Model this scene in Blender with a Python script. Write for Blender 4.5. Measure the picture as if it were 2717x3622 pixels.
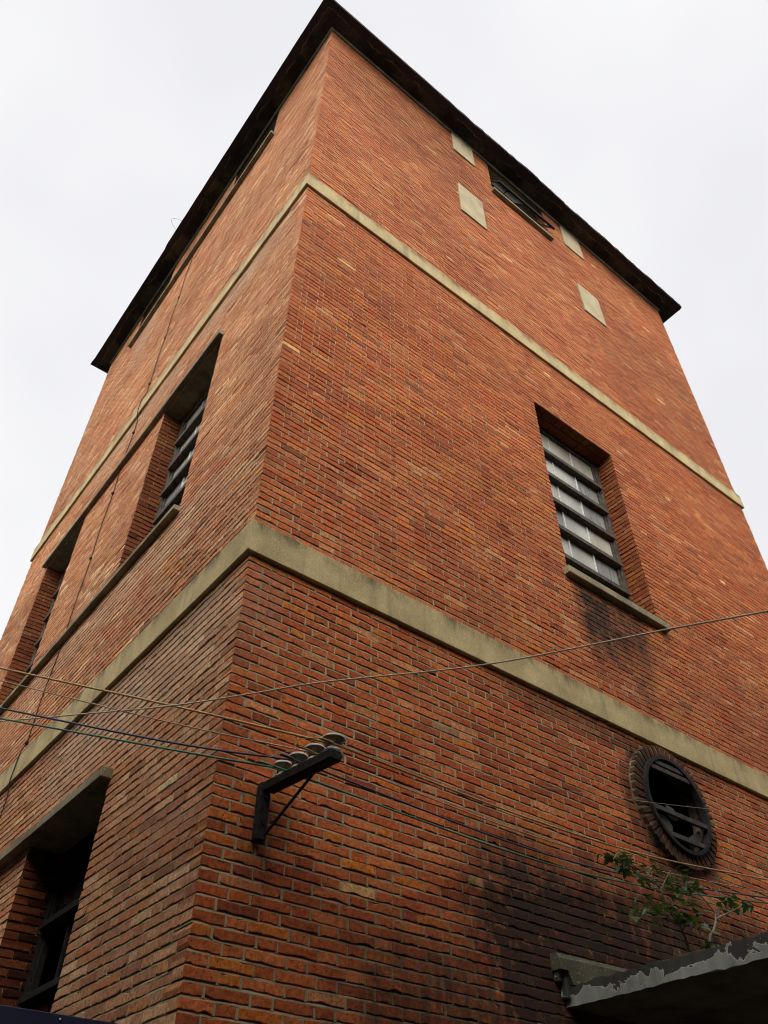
import bpy, bmesh, math, random
import numpy as np
from mathutils import Vector, Matrix, noise as mnoise

# ------------------------------------------------------------------ scene basics
for o in list(bpy.data.objects):
    bpy.data.objects.remove(o)
scene = bpy.context.scene
COL = scene.collection
rng = np.random.default_rng(7)
random.seed(7)
G = 5.2                      # ground lies G below the lower edge of the lower concrete band
R_ = math.radians

# camera -----------------------------------------------------------------------
cam = bpy.data.objects.new('camera', bpy.data.cameras.new('camera'))
COL.objects.link(cam)
cr = Vector((0.7841167, -0.62060301, 0.00359274))
cd = Vector((0.43195393, 0.54158821, -0.72117821))
cf = Vector((0.44561958, 0.56703978, 0.69274027))
CAMP = Vector((-1.84315568, -3.82812948, -3.5928119 + G))
m = Matrix((cr, -cd, -cf)).transposed().to_4x4()
m.translation = CAMP
cam.matrix_world = m
cam.data.sensor_fit = 'VERTICAL'
cam.data.sensor_height = 36.0
cam.data.sensor_width = 27.0
cam.data.lens = 2841.4459 * 36.0 / 3622.0
cam.data.clip_start = 0.05
cam.data.clip_end = 3000
scene.camera = cam

# world: overcast daylight --------------------------------------------------------
SUN_AZ = R_(228)      # direction towards the sun, from +X anticlockwise
SUN_EL = R_(38)
world = bpy.data.worlds.new("World")
scene.world = world
world.use_nodes = True
wn, wl = world.node_tree.nodes, world.node_tree.links
wn.clear()
w_out = wn.new('ShaderNodeOutputWorld')
w_bg = wn.new('ShaderNodeBackground')
w_bg.inputs['Strength'].default_value = 0.1
sky = wn.new('ShaderNodeTexSky')
sky.sky_type = 'NISHITA'
sky.sun_disc = False
sky.sun_elevation = SUN_EL
sky.sun_rotation = math.pi / 2 - SUN_AZ
tc = wn.new('ShaderNodeTexCoord')
nz = wn.new('ShaderNodeTexNoise')
nz.inputs['Scale'].default_value = 2.0
nz.inputs['Detail'].default_value = 3
ramp = wn.new('ShaderNodeValToRGB')           # pale cloud sheet with faint structure
ramp.color_ramp.elements[0].position = 0.35
ramp.color_ramp.elements[0].color = (8.75, 8.75, 9.10, 1)
ramp.color_ramp.elements[1].position = 0.65
ramp.color_ramp.elements[1].color = (10.0, 10.0, 10.1, 1)
mix = wn.new('ShaderNodeMixRGB')
mix.inputs['Fac'].default_value = 0.97
dot = wn.new('ShaderNodeVectorMath')
dot.operation = 'DOT_PRODUCT'
dot.inputs[1].default_value = (math.cos(SUN_AZ) * math.cos(SUN_EL), math.sin(SUN_AZ) * math.cos(SUN_EL), math.sin(SUN_EL))
mr = wn.new('ShaderNodeMapRange')             # cloud is brighter around the hidden sun
mr.interpolation_type = 'SMOOTHSTEP'
mr.inputs['From Min'].default_value = 0.43
mr.inputs['From Max'].default_value = 1.0
mr.inputs['To Min'].default_value = 1.0
mr.inputs['To Max'].default_value = 4.2
mul = wn.new('ShaderNodeVectorMath')
mul.operation = 'SCALE'
wl.new(tc.outputs['Generated'], nz.inputs['Vector'])
wl.new(nz.outputs['Fac'], ramp.inputs['Fac'])
wl.new(sky.outputs['Color'], mix.inputs['Color1'])
wl.new(ramp.outputs['Color'], mix.inputs['Color2'])
wl.new(tc.outputs['Generated'], dot.inputs[0])
wl.new(dot.outputs['Value'], mr.inputs['Value'])
wl.new(mix.outputs['Color'], mul.inputs[0])
wl.new(mr.outputs['Result'], mul.inputs['Scale'])
wl.new(mul.outputs['Vector'], w_bg.inputs['Color'])
wl.new(w_bg.outputs['Background'], w_out.inputs['Surface'])

sun = bpy.data.objects.new('sun', bpy.data.lights.new('sun', 'SUN'))
COL.objects.link(sun)
sun.data.energy = 1.5
sun.data.angle = R_(40)
sun.data.color = (1.0, 0.93, 0.82)
sun.rotation_euler = (R_(90) - SUN_EL, 0, SUN_AZ + R_(90))

scene.view_settings.view_transform = 'Standard'
scene.view_settings.look = 'None'
scene.view_settings.exposure = 0.0
scene.view_settings.gamma = 1.0
scene.render.engine = 'CYCLES'
scene.cycles.filter_width = 1.05
scene.render.resolution_x = 768
scene.render.resolution_y = 1024

# ------------------------------------------------------------------ helpers
def srgb(r, g, b, k=1.0):
    f = lambda c: ((c / 255 + 0.055) / 1.055) ** 2.4 if c > 10 else c / 255 / 12.92
    return (min(f(r) * k, .95), min(f(g) * k, .95), min(f(b) * k, .95), 1.0)

def link(o, parent=None):
    COL.objects.link(o)
    if parent is not None:
        o.parent = parent
    return o

def mesh_obj(name, verts, faces, mats, parent=None, smooth=False, mat_idx=None):
    me = bpy.data.meshes.new(name)
    me.from_pydata([tuple(v) for v in verts], [], faces)
    for mt in (mats if isinstance(mats, (list, tuple)) else [mats]):
        me.materials.append(mt)
    if mat_idx is not None:
        me.polygons.foreach_set('material_index', mat_idx)
    if smooth:
        me.polygons.foreach_set('use_smooth', [True] * len(me.polygons))
    me.update()
    o = bpy.data.objects.new(name, me)
    return link(o, parent)

def bm_obj(name, bm, mats, parent=None, smooth=False):
    me = bpy.data.meshes.new(name)
    bm.normal_update()
    bm.to_mesh(me)
    bm.free()
    for mt in (mats if isinstance(mats, (list, tuple)) else [mats]):
        me.materials.append(mt)
    if smooth:
        me.polygons.foreach_set('use_smooth', [True] * len(me.polygons))
    o = bpy.data.objects.new(name, me)
    return link(o, parent)

def thing(name, label, cat, loc=(0, 0, 0), group=None):
    o = bpy.data.objects.new(name, None)
    o.empty_display_size = 0.2
    o.location = loc
    link(o)
    tag(o, label, cat, group)
    return o

def tag(o, label, cat, group=None, kind=None):
    if label: o['label'] = label
    if cat: o['category'] = cat
    if group: o['group'] = group
    if kind: o['kind'] = kind
    return o

def box(bm, x0, x1, y0, y1, z0, z1, bev=0.0, mat=0):
    """axis box given in tower coordinates (z measured from the lower band)"""
    r = bmesh.ops.create_cube(bm, size=1.0)
    vs = r['verts']
    for v in vs:
        v.co = Vector((x0 + (v.co.x + .5) * (x1 - x0), y0 + (v.co.y + .5) * (y1 - y0), G + z0 + (v.co.z + .5) * (z1 - z0)))
    fs = set(f for v in vs for f in v.link_faces)
    for f in fs: f.material_index = mat
    if bev > 0:
        es = set(e for v in vs for e in v.link_edges)
        bmesh.ops.bevel(bm, geom=list(es), offset=bev, segments=1, affect='EDGES', profile=.5)
    return vs

def beam(bm, a, b, w, h, up=(0, 0, 1)):
    """rectangular bar from a to b (tower coordinates)"""
    a, b = Vector(a) + Vector((0, 0, G)), Vector(b) + Vector((0, 0, G))
    d = (b - a).normalized()
    s = d.cross(Vector(up)).normalized() * (w / 2)
    u = s.cross(d).normalized() * (h / 2)
    vs = [bm.verts.new(p + i * s + j * u) for p in (a, b) for i, j in ((-1, -1), (1, -1), (1, 1), (-1, 1))]
    for q in ((3, 2, 1, 0), (4, 5, 6, 7), (0, 1, 5, 4), (1, 2, 6, 5), (2, 3, 7, 6), (3, 0, 4, 7)):
        bm.faces.new([vs[i] for i in q])

def tube(bm, pts, r, n=7, r_end=None, cap=True):
    """round tube along points in tower coordinates"""
    P = [Vector(p) + Vector((0, 0, G)) for p in pts]
    rings = []
    prev = None
    for i, p in enumerate(P):
        d = (P[min(i + 1, len(P) - 1)] - P[max(i - 1, 0)]).normalized()
        if prev is None:
            s = d.cross(Vector((0.13, 0.21, 1))).normalized()
        else:
            s = (prev - d * prev.dot(d)).normalized()
        prev = s
        u = d.cross(s)
        rr = r if r_end is None else r + (r_end - r) * i / (len(P) - 1)
        rings.append([bm.verts.new(p + (s * math.cos(2 * math.pi * k / n) + u * math.sin(2 * math.pi * k / n)) * rr) for k in range(n)])
    for A, B in zip(rings, rings[1:]):
        for k in range(n):
            bm.faces.new((A[k], A[(k + 1) % n], B[(k + 1) % n], B[k]))
    if cap:
        bm.faces.new(rings[0][::-1])
        bm.faces.new(rings[-1])

def smooth_path(pts, n=10):
    """Catmull-Rom through the points"""
    P = [np.array(p, float) for p in pts]
    P = [2 * P[0] - P[1]] + P + [2 * P[-1] - P[-2]]
    out = []
    for i in range(1, len(P) - 2):
        for k in range(n):
            t = k / n
            a, b, c, d = P[i - 1:i + 3]
            out.append(.5 * ((2 * b) + (c - a) * t + (2 * a - 5 * b + 4 * c - d) * t * t + (3 * b - a - 3 * c + d) * t ** 3))
    out.append(P[-2])
    return out

# ------------------------------------------------------------------ materials
class NT:
    def __init__(s, name):
        s.m = bpy.data.materials.new(name)
        s.m.use_nodes = True
        s.n, s.l = s.m.node_tree.nodes, s.m.node_tree.links
        s.b = s.n['Principled BSDF']
        s.geo = s.n.new('ShaderNodeNewGeometry')
    def sock(s, x, inp):
        if hasattr(x, 'node'): s.l.new(x, inp)
        else: inp.default_value = x
    def math(s, op, a, b=0.0, clamp=False):
        q = s.n.new('ShaderNodeMath'); q.operation = op; q.use_clamp = clamp
        s.sock(a, q.inputs[0]); s.sock(b, q.inputs[1])
        return q.outputs[0]
    def noise(s, scale, detail=4, rough=.55, vec=None, dist=0.0):
        q = s.n.new('ShaderNodeTexNoise')
        q.inputs['Scale'].default_value = scale; q.inputs['Detail'].default_value = detail
        q.inputs['Roughness'].default_value = rough; q.inputs['Distortion'].default_value = dist
        s.l.new(vec if vec is not None else s.geo.outputs['Position'], q.inputs['Vector'])
        return q.outputs['Fac']
    def mapping(s, scale=(1, 1, 1), rot=(0, 0, 0)):
        q = s.n.new('ShaderNodeMapping')
        q.inputs['Scale'].default_value = scale; q.inputs['Rotation'].default_value = rot
        s.l.new(s.geo.outputs['Position'], q.inputs['Vector'])
        return q.outputs['Vector']
    def rng(s, v, a, b, lo=0.0, hi=1.0, smooth=True):
        q = s.n.new('ShaderNodeMapRange')
        if smooth: q.interpolation_type = 'SMOOTHSTEP'
        s.sock(v, q.inputs['Value'])
        q.inputs['From Min'].default_value = a; q.inputs['From Max'].default_value = b
        q.inputs['To Min'].default_value = lo; q.inputs['To Max'].default_value = hi
        return q.outputs['Result']
    def mix(s, fac, a, b, mode='MIX'):
        q = s.n.new('ShaderNodeMixRGB'); q.blend_type = mode
        s.sock(fac, q.inputs['Fac'])
        s.sock(a, q.inputs['Color1']); s.sock(b, q.inputs['Color2'])
        return q.outputs['Color']
    def xyz(s):
        q = s.n.new('ShaderNodeSeparateXYZ')
        s.l.new(s.geo.outputs['Position'], q.inputs[0])
        return q.outputs
    def attr(s, name, out='Color'):
        q = s.n.new('ShaderNodeAttribute'); q.attribute_name = name
        return q.outputs[out]
    def color(s, c): s.sock(c, s.b.inputs['Base Color'])
    def rough(s, r): s.sock(r, s.b.inputs['Roughness'])
    def bump(s, h, strength=.5, dist=.01):
        q = s.n.new('ShaderNodeBump')
        q.inputs['Strength'].default_value = strength; q.inputs['Distance'].default_value = dist
        s.l.new(h, q.inputs['Height']); s.l.new(q.outputs['Normal'], s.b.inputs['Normal'])

def stain_mask(t, blobs):
    """dirt with shapes of its own, and shade inside the round window: (axis 0=x 1=y, plane test axis & range, u0,u1,su, z0,z1,sz_low,sz_high)"""
    X = t.xyz()
    wob = t.noise(5.0, 5, .65, t.mapping((1, 1, .45)))
    wob = t.math('SUBTRACT', wob, .5)
    total = None
    for (ax, u0, u1, su, z0, z1, slo, shi, amt, side) in blobs:
        u = t.math('ADD', X[ax], t.math('MULTIPLY', wob, su * 3.2))
        z = t.math('ADD', X[2], t.math('MULTIPLY', wob, max(slo, shi) * 1.2))
        mk = t.rng(u, u0 - su, u0 + su)
        mk = t.math('MULTIPLY', mk, t.rng(u, u1 - su, u1 + su, 1, 0))
        mk = t.math('MULTIPLY', mk, t.rng(z, G + z0 - slo, G + z0 + slo))
        mk = t.math('MULTIPLY', mk, t.rng(z, G + z1 - shi, G + z1 + shi, 1, 0))
        # only on the proper wall: right wall has y<0.3, left wall has x<0.3
        other = X[1] if ax == 0 else X[0]
        mk = t.math('MULTIPLY', mk, t.math('LESS_THAN', other, .3))
        mk = t.math('MULTIPLY', mk, amt)
        total = mk if total is None else t.math('MAXIMUM', total, mk)
    grain = t.noise(9.0, 5, .7)
    runs = t.rng(t.noise(11, 4, .6, t.mapping((1, 1, .07))), .36, .60, .78, 1.0)
    total = t.math('MULTIPLY', t.math('MULTIPLY', total, runs), 1.35)
    return t.math('MULTIPLY', total, t.rng(grain, .15, .55), True)

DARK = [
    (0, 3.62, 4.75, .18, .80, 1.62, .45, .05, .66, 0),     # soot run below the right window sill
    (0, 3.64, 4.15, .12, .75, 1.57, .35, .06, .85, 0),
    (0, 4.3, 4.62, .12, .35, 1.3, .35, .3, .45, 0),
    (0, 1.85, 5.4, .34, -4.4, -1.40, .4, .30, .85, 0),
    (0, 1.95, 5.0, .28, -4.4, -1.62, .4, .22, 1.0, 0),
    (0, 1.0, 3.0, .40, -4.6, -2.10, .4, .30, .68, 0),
    (0, 3.88, 4.86, .10, -1.12, -.10, .12, .08, .80, 0),  # soot on the ring; also paints shade into the round opening
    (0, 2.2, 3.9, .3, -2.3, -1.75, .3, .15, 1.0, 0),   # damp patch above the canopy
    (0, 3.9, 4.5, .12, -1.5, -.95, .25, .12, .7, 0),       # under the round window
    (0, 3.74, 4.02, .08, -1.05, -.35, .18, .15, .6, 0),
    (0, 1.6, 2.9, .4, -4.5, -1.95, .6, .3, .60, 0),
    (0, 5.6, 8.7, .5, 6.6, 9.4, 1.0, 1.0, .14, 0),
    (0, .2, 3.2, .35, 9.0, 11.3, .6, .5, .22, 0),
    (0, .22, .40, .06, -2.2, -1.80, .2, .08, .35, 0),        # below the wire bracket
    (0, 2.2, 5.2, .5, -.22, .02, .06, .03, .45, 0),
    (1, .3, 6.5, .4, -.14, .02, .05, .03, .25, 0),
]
PALE = [
    (1, .15, 3.2, .5, -.75, -.02, .35, .05, .55, 0),
    (1, 3.0, 6.0, .6, 5.2, 5.66, .25, .05, .40, 0),
    (1, .4, 2.4, .5, 5.2, 5.66, .2, .05, .45, 0),
    (1, 5.6, 6.6, .25, 9.0, 10.3, .5, .1, .38, 0),
    (1, 1.0, 5.5, .7, 1.1, 1.6, .15, .05, .3, 0),
]

def brick_material():
    t = NT('fired_brick')
    base = t.attr('bcol')
    n1 = t.noise(38, 4, .65)
    n2 = t.noise(150, 3, .6)
    n3 = t.noise(1.1, 4, .6)
    c = t.mix(t.rng(n1, .30, .72), t.mix(1, base, (.62, .55, .50, 1), 'MULTIPLY'), t.mix(1, base, (1.22, 1.2, 1.18, 1), 'MULTIPLY'))
    pits = t.rng(t.noise(85, 2, .5), .63, .70)
    c = t.mix(t.math('MULTIPLY', pits, .75), c, (.035, .02, .015, 1))
    lime = t.rng(t.noise(24, 5, .7, t.mapping((1, 1, 1.6))), .60, .80)
    c = t.mix(t.math('MULTIPLY', lime, .30), c, (.46, .36, .27, 1))
    c = t.mix(t.rng(n3, .25, .75, .0, .22), c, t.mix(1, c, (.55, .52, .5, 1), 'MULTIPLY'))
    c = t.mix(t.math('MULTIPLY', stain_mask(t, PALE), .62), c, (.42, .35, .25, 1))
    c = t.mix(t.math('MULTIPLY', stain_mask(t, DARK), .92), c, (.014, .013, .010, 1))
    t.color(c); t.rough(.93)
    t.b.inputs['Specular IOR Level'].default_value = .18
    h = t.math('ADD', t.math('MULTIPLY', n1, .7), t.math('MULTIPLY', n2, .5))
    h = t.math('SUBTRACT', h, t.math('MULTIPLY', pits, .8))
    t.bump(h, .8, .006)
    return t.m

def mortar_material():
    t = NT('lime_mortar')
    n1 = t.noise(30, 5, .6); n2 = t.noise(160, 3, .6); n3 = t.noise(.9, 3)
    c = t.mix(n1, (.21, .17, .10, 1), (.46, .375, .225, 1))
    c = t.mix(t.rng(n3, .3, .7, 0, .5), c, (.12, .09, .06, 1))
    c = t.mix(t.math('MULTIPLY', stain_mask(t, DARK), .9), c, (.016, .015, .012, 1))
    t.color(c); t.rough(.95)
    t.b.inputs['Specular IOR Level'].default_value = .1
    t.bump(n2, .6, .004)
    return t.m

def concrete_material(name, lo, hi, speck=1.0, streak=.35, scale=1.0, grime_top=None):
    t = NT(name)
    n1 = t.noise(3.0 * scale, 5, .6); n2 = t.noise(130 * scale, 3, .75); n3 = t.noise(7, 5, .7, t.mapping((1, 1, .25)))
    c = t.mix(t.rng(n1, .3, .7), lo, hi)
    c = t.mix(t.math('MULTIPLY', t.rng(n2, .52, .68), .55 * speck), c, (.05, .042, .03, 1))
    c = t.mix(t.math('MULTIPLY', t.rng(t.noise(95 * scale, 2, .6), .60, .72), .7 * speck), c, (.62, .55, .40, 1))
    c = t.mix(t.math('MULTIPLY', t.rng(n3, .5, .78), streak), c, (.07, .06, .045, 1))
    if grime_top:
        z = t.xyz()[2]
        g = None
        for zt in grime_top:
            e = t.math('MULTIPLY', t.rng(z, G + zt - .16, G + zt - .005), t.rng(z, G + zt, G + zt + .02, 1, 0))
            g = e if g is None else t.math('MAXIMUM', g, e)
        g = t.math('MULTIPLY', g, t.rng(t.noise(4.5, 6, .75, t.mapping((1, 1, .5))), .40, .66))
        c = t.mix(t.math('MULTIPLY', g, .8), c, (.06, .052, .035, 1))
        run = t.rng(t.noise(8, 4, .6, t.mapping((1, 1, .04))), .56, .72)
        c = t.mix(t.math('MULTIPLY', run, .40), c, (.10, .088, .06, 1))
    t.color(c); t.rough(.92)
    t.b.inputs['Specular IOR Level'].default_value = .15
    t.bump(t.math('ADD', n2, t.math('MULTIPLY', n1, .3)), .7, .006)
    return t.m

def soffit_material():
    t = NT('weathered_eaves_concrete')
    X = t.xyz()
    big = t.noise(1.6, 5, .62, None, .6)
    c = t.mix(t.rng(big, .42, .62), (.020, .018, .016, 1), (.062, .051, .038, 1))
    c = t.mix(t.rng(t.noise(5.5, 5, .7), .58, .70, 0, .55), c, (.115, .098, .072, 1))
    # wandering pale crack parallel to the eaves edge
    dx = t.math('ADD', X[0], .37); dy = t.math('ADD', X[1], .37)
    d = t.math('MINIMUM', dx, dy)
    d = t.math('ADD', d, t.math('MULTIPLY', t.math('SUBTRACT', t.noise(2.3, 6, .72), .5), .26))
    ln = t.math('ABSOLUTE', t.math('SUBTRACT', d, .135))
    crack = t.math('MULTIPLY', t.rng(ln, .002, .009, 1, 0), t.rng(t.noise(3.1, 3), .42, .55))
    c = t.mix(t.math('MULTIPLY', crack, .8), c, (.26, .22, .16, 1))
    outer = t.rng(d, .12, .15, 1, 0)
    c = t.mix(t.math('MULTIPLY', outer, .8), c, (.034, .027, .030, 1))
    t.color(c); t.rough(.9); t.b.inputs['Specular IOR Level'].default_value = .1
    t.bump(t.noise(30, 5, .7), .6, .02)
    return t.m

def plain(name, col, rough=.6, var=.3, scale=20, metal=0.0, bump=.2, spec=.4):
    t = NT(name)
    n = t.noise(scale, 5, .6)
    lo = tuple(c * (1 - var) for c in col[:3]) + (1,)
    hi = tuple(min(1, c * (1 + var)) for c in col[:3]) + (1,)
    t.color(t.mix(t.rng(n, .3, .7), lo, hi)); t.rough(rough)
    t.b.inputs['Metallic'].default_value = metal
    t.b.inputs['Specular IOR Level'].default_value = spec
    if bump: t.bump(t.noise(scale * 4, 4, .6), bump, .004)
    return t.m

def glass_material(name, col, rough=.3):
    """dusty frosted window glass"""
    t = NT(name)
    n = t.noise(2.5, 4, .6, t.mapping((1, 1, .35)))
    n2 = t.noise(14, 5, .7, t.mapping((1, 1, .2)))
    c = t.mix(t.rng(n, .3, .7), tuple(q * .62 for q in col[:3]) + (1,), col)
    c = t.mix(t.rng(n2, .55, .75, 0, .35), c, (.45, .42, .36, 1))
    t.color(c); t.rough(t.rng(n2, .3, .7, rough * .7, rough * 1.4))
    t.b.inputs['Specular IOR Level'].default_value = .6
    return t.m

M_BRICK = brick_material()
M_MORTAR = mortar_material()
M_BAND = concrete_material('washed_aggregate_concrete', (.34, .260, .122, 1), (.48, .375, .185, 1), 1.0, .40, 1.0, (.286, 5.964))
M_SILL = concrete_material('sill_concrete', (.13, .105, .062, 1), (.26, .215, .13, 1), 1.0, .7)
M_PANEL = concrete_material('cream_render', (.34, .28, .165, 1), (.43, .36, .22, 1), .35, .45)
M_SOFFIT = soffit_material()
M_FILLET = concrete_material('fillet_plaster', (.10, .085, .06, 1), (.22, .19, .13, 1), .4, .8)
M_WOOD = plain('weathered_dark_wood', (.062, .048, .036, 1), .75, .5, 18, 0, .5, .3)
M_STEEL = plain('blackened_steel', (.018, .016, .014, 1), .85, .4, 30, 0, .3, .12)
M_RUST = plain('dark_painted_iron', (.050, .042, .038, 1), .8, .45, 26, 0, .4, .15)
M_WHITE = plain('old_white_paint', (.50, .48, .42, 1), .6, .3, 40, 0, .2, .4)
M_GLASS_BLUE = glass_material('frosted_glass', (.43, .42, .36, 1), .35)
M_GLASS_TAN = glass_material('dusty_glass', (.42, .39, .30, 1), .4)
M_GLASS_SHADE = glass_material('shaded_frosted_glass', (.24, .245, .22, 1), .3)  # darker copy of the frosted glass, shade put into its colour
M_DARKGLASS = plain('dark_glass', (.012, .012, .012, 1), .15, .2, 5, 0, 0, .6)
M_PORC = plain('shaded_porcelain', (.11, .098, .068, 1), .35, .5, 26, 0, .0, .6)  # waist and undersides, their shade put into the colour
M_PORC_LIT = plain('lit_porcelain', (.50, .47, .38, 1), .3, .25, 30, 0, 0, .5)  # rims and flare tops, skylight put into the colour
M_DARKIN = plain('unlit_plaster', (.03, .027, .022, 1), .95, .3, 3, 0, .1, .1)

# ------------------------------------------------------------------ bricks
HB = .052          # brick height
TINT = {'right': (1.03, 1.15, .80), 'left': (1.09, 1.21, 1.0)}
def pal(side, n, z, u=None):
    """per-brick base colours"""
    if side == 'right':
        P = np.array([srgb(172, 92, 62), srgb(158, 80, 54), srgb(188, 108, 76), srgb(190, 110, 56), srgb(142, 70, 50),
                      srgb(196, 132, 104), srgb(118, 60, 46), srgb(220, 178, 140), srgb(178, 88, 54), srgb(140, 118, 104)])[:, :3]
        w = np.array([.32, .20, .17, .08, .06, .035, .012, .002, .12, .001])
    else:
        P = np.array([srgb(178, 120, 94), srgb(166, 106, 80), srgb(190, 136, 110), srgb(184, 118, 74), srgb(150, 94, 74),
                      srgb(206, 160, 132), srgb(126, 78, 62), srgb(218, 186, 154), srgb(174, 102, 70), srgb(152, 124, 108)])[:, :3]
        w = np.array([.32, .18, .19, .08, .07, .06, .010, .006, .08, .003])
    w = w / w.sum()
    idx = rng.choice(len(P), n, p=w)
    P = P * np.array(TINT[side])
    c = P[idx] * rng.normal(1, .075, (n, 1)).clip(.75, 1.3) * rng.normal(1, .025, (n, 3))
    c = .78 * c + .22 * (P * w[:, None]).sum(0)
    # courses high up are paler and pinker than those near the ground
    h = np.clip((z + 1.0) / 9.0, 0, 1)[:, None]
    if side == 'right':
        c = c * (1 - h) * np.array([.98, .86, .80]) + h * (c * .86 + np.array([.055, .036, .025]))
    if u is not None:       # batches of slightly different bricks, as laid
        v = np.array([mnoise.noise(Vector((a * .45, b * .8, 3.3 if side == 'right' else 9.7))) for a, b in zip(u, z)])
        v2 = np.array([mnoise.noise(Vector((a * 1.3, b * 2.6, 13.3 if side == 'right' else 19.7))) for a, b in zip(u, z)])
        c = c * (1 + .20 * v + .12 * v2)[:, None]
        c[:, 1:] *= (1 + .12 * v2)[:, None]
    return c.clip(0.01, .85)

class Bricks:
    """collects bricks as (u0,u1,v0,v1, depth) on planes; builds one numpy mesh"""
    def __init__(s): s.V = []; s.F = []; s.C = []; s.nv = 0
    def add(s, O, U, W, N, rects, side, lod, tone=1.0):
        O, U, W, N = [np.array(q, float) for q in (O, U, W, N)]
        if not len(rects): return
        r = np.array(rects, float)
        n = len(r)
        u0, u1, v0, v1, dep = r.T
        k = 6 if lod else 3                       # points along each long edge
        tt = np.linspace(0, 1, k)
        # outline (anticlockwise seen from outside when U x W = N)
        ou = np.concatenate([tt, [1.0], tt[::-1], [0.0]]) if lod else np.concatenate([tt, tt[::-1]])
        ov = np.concatenate([np.zeros(k), [.5], np.ones(k), [.5]]) if lod else np.concatenate([np.zeros(k), np.ones(k)])
        m_ = len(ou)
        j = .0016 if lod else .0012
        du = rng.normal(0, j, (n, m_)); dv = rng.normal(0, j * 1.1, (n, m_)) + (ov < .4) * np.abs(rng.normal(0, j * 1.5, (n, m_)))
        lenu = (u1 - u0)[:, None]; lenv = (v1 - v0)[:, None]
        tilt = rng.normal(0, .0012, (n, 1)) * (ou - .5)[None]          # slightly crooked laying
        Um = u0[:, None] + ou * lenu + du
        Vm = v0[:, None] + ov * lenv + dv + tilt
        # chipped corners
        chip = rng.random((n, m_)) < (.05 if lod else .03)
        Um = Um - chip * (ou - .5) * .012; Vm = Vm - chip * (ov - .5) * .014
        b = np.minimum(.0035, .2 * np.minimum(lenu, lenv))
        Uf = Um - np.sign(ou - .5) * b * (np.abs(ou - .5) > .45)
        Vf = Vm - np.sign(ov - .5) * b * (np.abs(ov - .5) > .45)
        pr = rng.normal(0, .0016, (n, 1)).clip(-.004, .004)
        pr = pr + rng.normal(0, .0010, (n, 1)) * (ou - .5)[None] * 2
        def P(uu, vv, nn):
            return O + uu[..., None] * U + vv[..., None] * W + nn[..., None] * N
        ring = np.stack([P(Uf, Vf, pr + 0 * Uf), P(Um, Vm, pr - .0035), P(Um, Vm, -dep[:, None] + 0 * Um)], 1)   # n,3,m,3
        s.V.append(ring.reshape(-1, 3))
        base = s.nv + np.arange(n)[:, None] * 3 * m_
        a = np.arange(m_); a2 = (a + 1) % m_
        front = (base + a[None]).tolist()
        q1 = np.stack([base + m_ + a, base + m_ + a2, base + a2, base + a], -1).reshape(-1, 4).tolist()
        q2 = np.stack([base + 2 * m_ + a, base + 2 * m_ + a2, base + m_ + a2, base + m_ + a], -1).reshape(-1, 4).tolist()
        zc = (O + ((u0 + u1) / 2)[:, None] * U + v0[:, None] * W)[:, 2] - G
        c = pal(side, n, zc, (u0 + u1) / 2) * tone
        cs = np.where((dep > .1)[:, None] & (u0 > .01)[:, None], pal('right', n, zc) * (.5 if side == 'right' else .34), c)  # brick sides at openings darkened, jamb shade painted into the colour
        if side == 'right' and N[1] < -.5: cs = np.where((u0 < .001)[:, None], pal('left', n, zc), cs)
        s.F += front + q1 + q2
        s.C.append(np.concatenate([c, np.repeat(c, m_, 0), np.repeat(cs, m_, 0)]))
        s.nv += n * 3 * m_
    def merge_into(s, verts, faces):
        nv = len(verts)
        V = np.concatenate([np.array(verts, float).reshape(-1, 3)] + s.V)
        F = [list(f) for f in faces] + [[i + nv for i in f] for f in s.F]
        C = np.concatenate([np.tile([[.3, .2, .15]], (len(faces), 1))] + s.C)
        return V, F, C, [0] * len(faces) + [1] * len(s.F)

def build_wall(name, parent, verts, faces, bricks):
    V, F, C, mi = bricks.merge_into(verts, faces)
    me = bpy.data.meshes.new(name)
    me.from_pydata(V.tolist(), [], F)
    me.materials.append(M_MORTAR); me.materials.append(M_BRICK)
    me.polygons.foreach_set('material_index', mi)
    at = me.attributes.new('bcol', 'FLOAT_COLOR', 'FACE')
    at.data.foreach_set('color', np.concatenate([C, np.ones((len(C), 1))], 1).astype(np.float32).ravel())
    me.update()
    return link(bpy.data.objects.new(name, me), parent)

ZLT, ZUB, ZUT, ZE = .286, 5.673, 5.964, 11.62
W_, D_ = 8.685, 8.657
def courses():
    """(z of brick underside, parity) of every course"""
    out = []
    k = 0
    z = -.010 - HB
    while z > -G:
        out.append((z, k % 2)); z -= .063; k += 1
    for z0, z1 in ((ZLT, ZUB), (ZUT, ZE)):
        n = round((z1 - z0) / .063)
        p = (z1 - z0) / n
        for i in range(n):
            out.append((z0 + i * p + .006, (i + 1) % 2))
    return out
COURSES = courses()

def flemish(u_start, u_end, first):
    """flemish bond along a course: list of (u0,u1)"""
    out = []
    u = u_start
    kind = first
    while u < u_end - .03:
        L = {'h': .115, 's': .240, 'b': .178, 'q': .178}[kind]
        out.append((u, min(u + L, u_end)))
        u += L + .010
        kind = {'h': 's', 's': 'h', 'b': 'h', 'q': 'h'}[kind]
    return out

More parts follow.
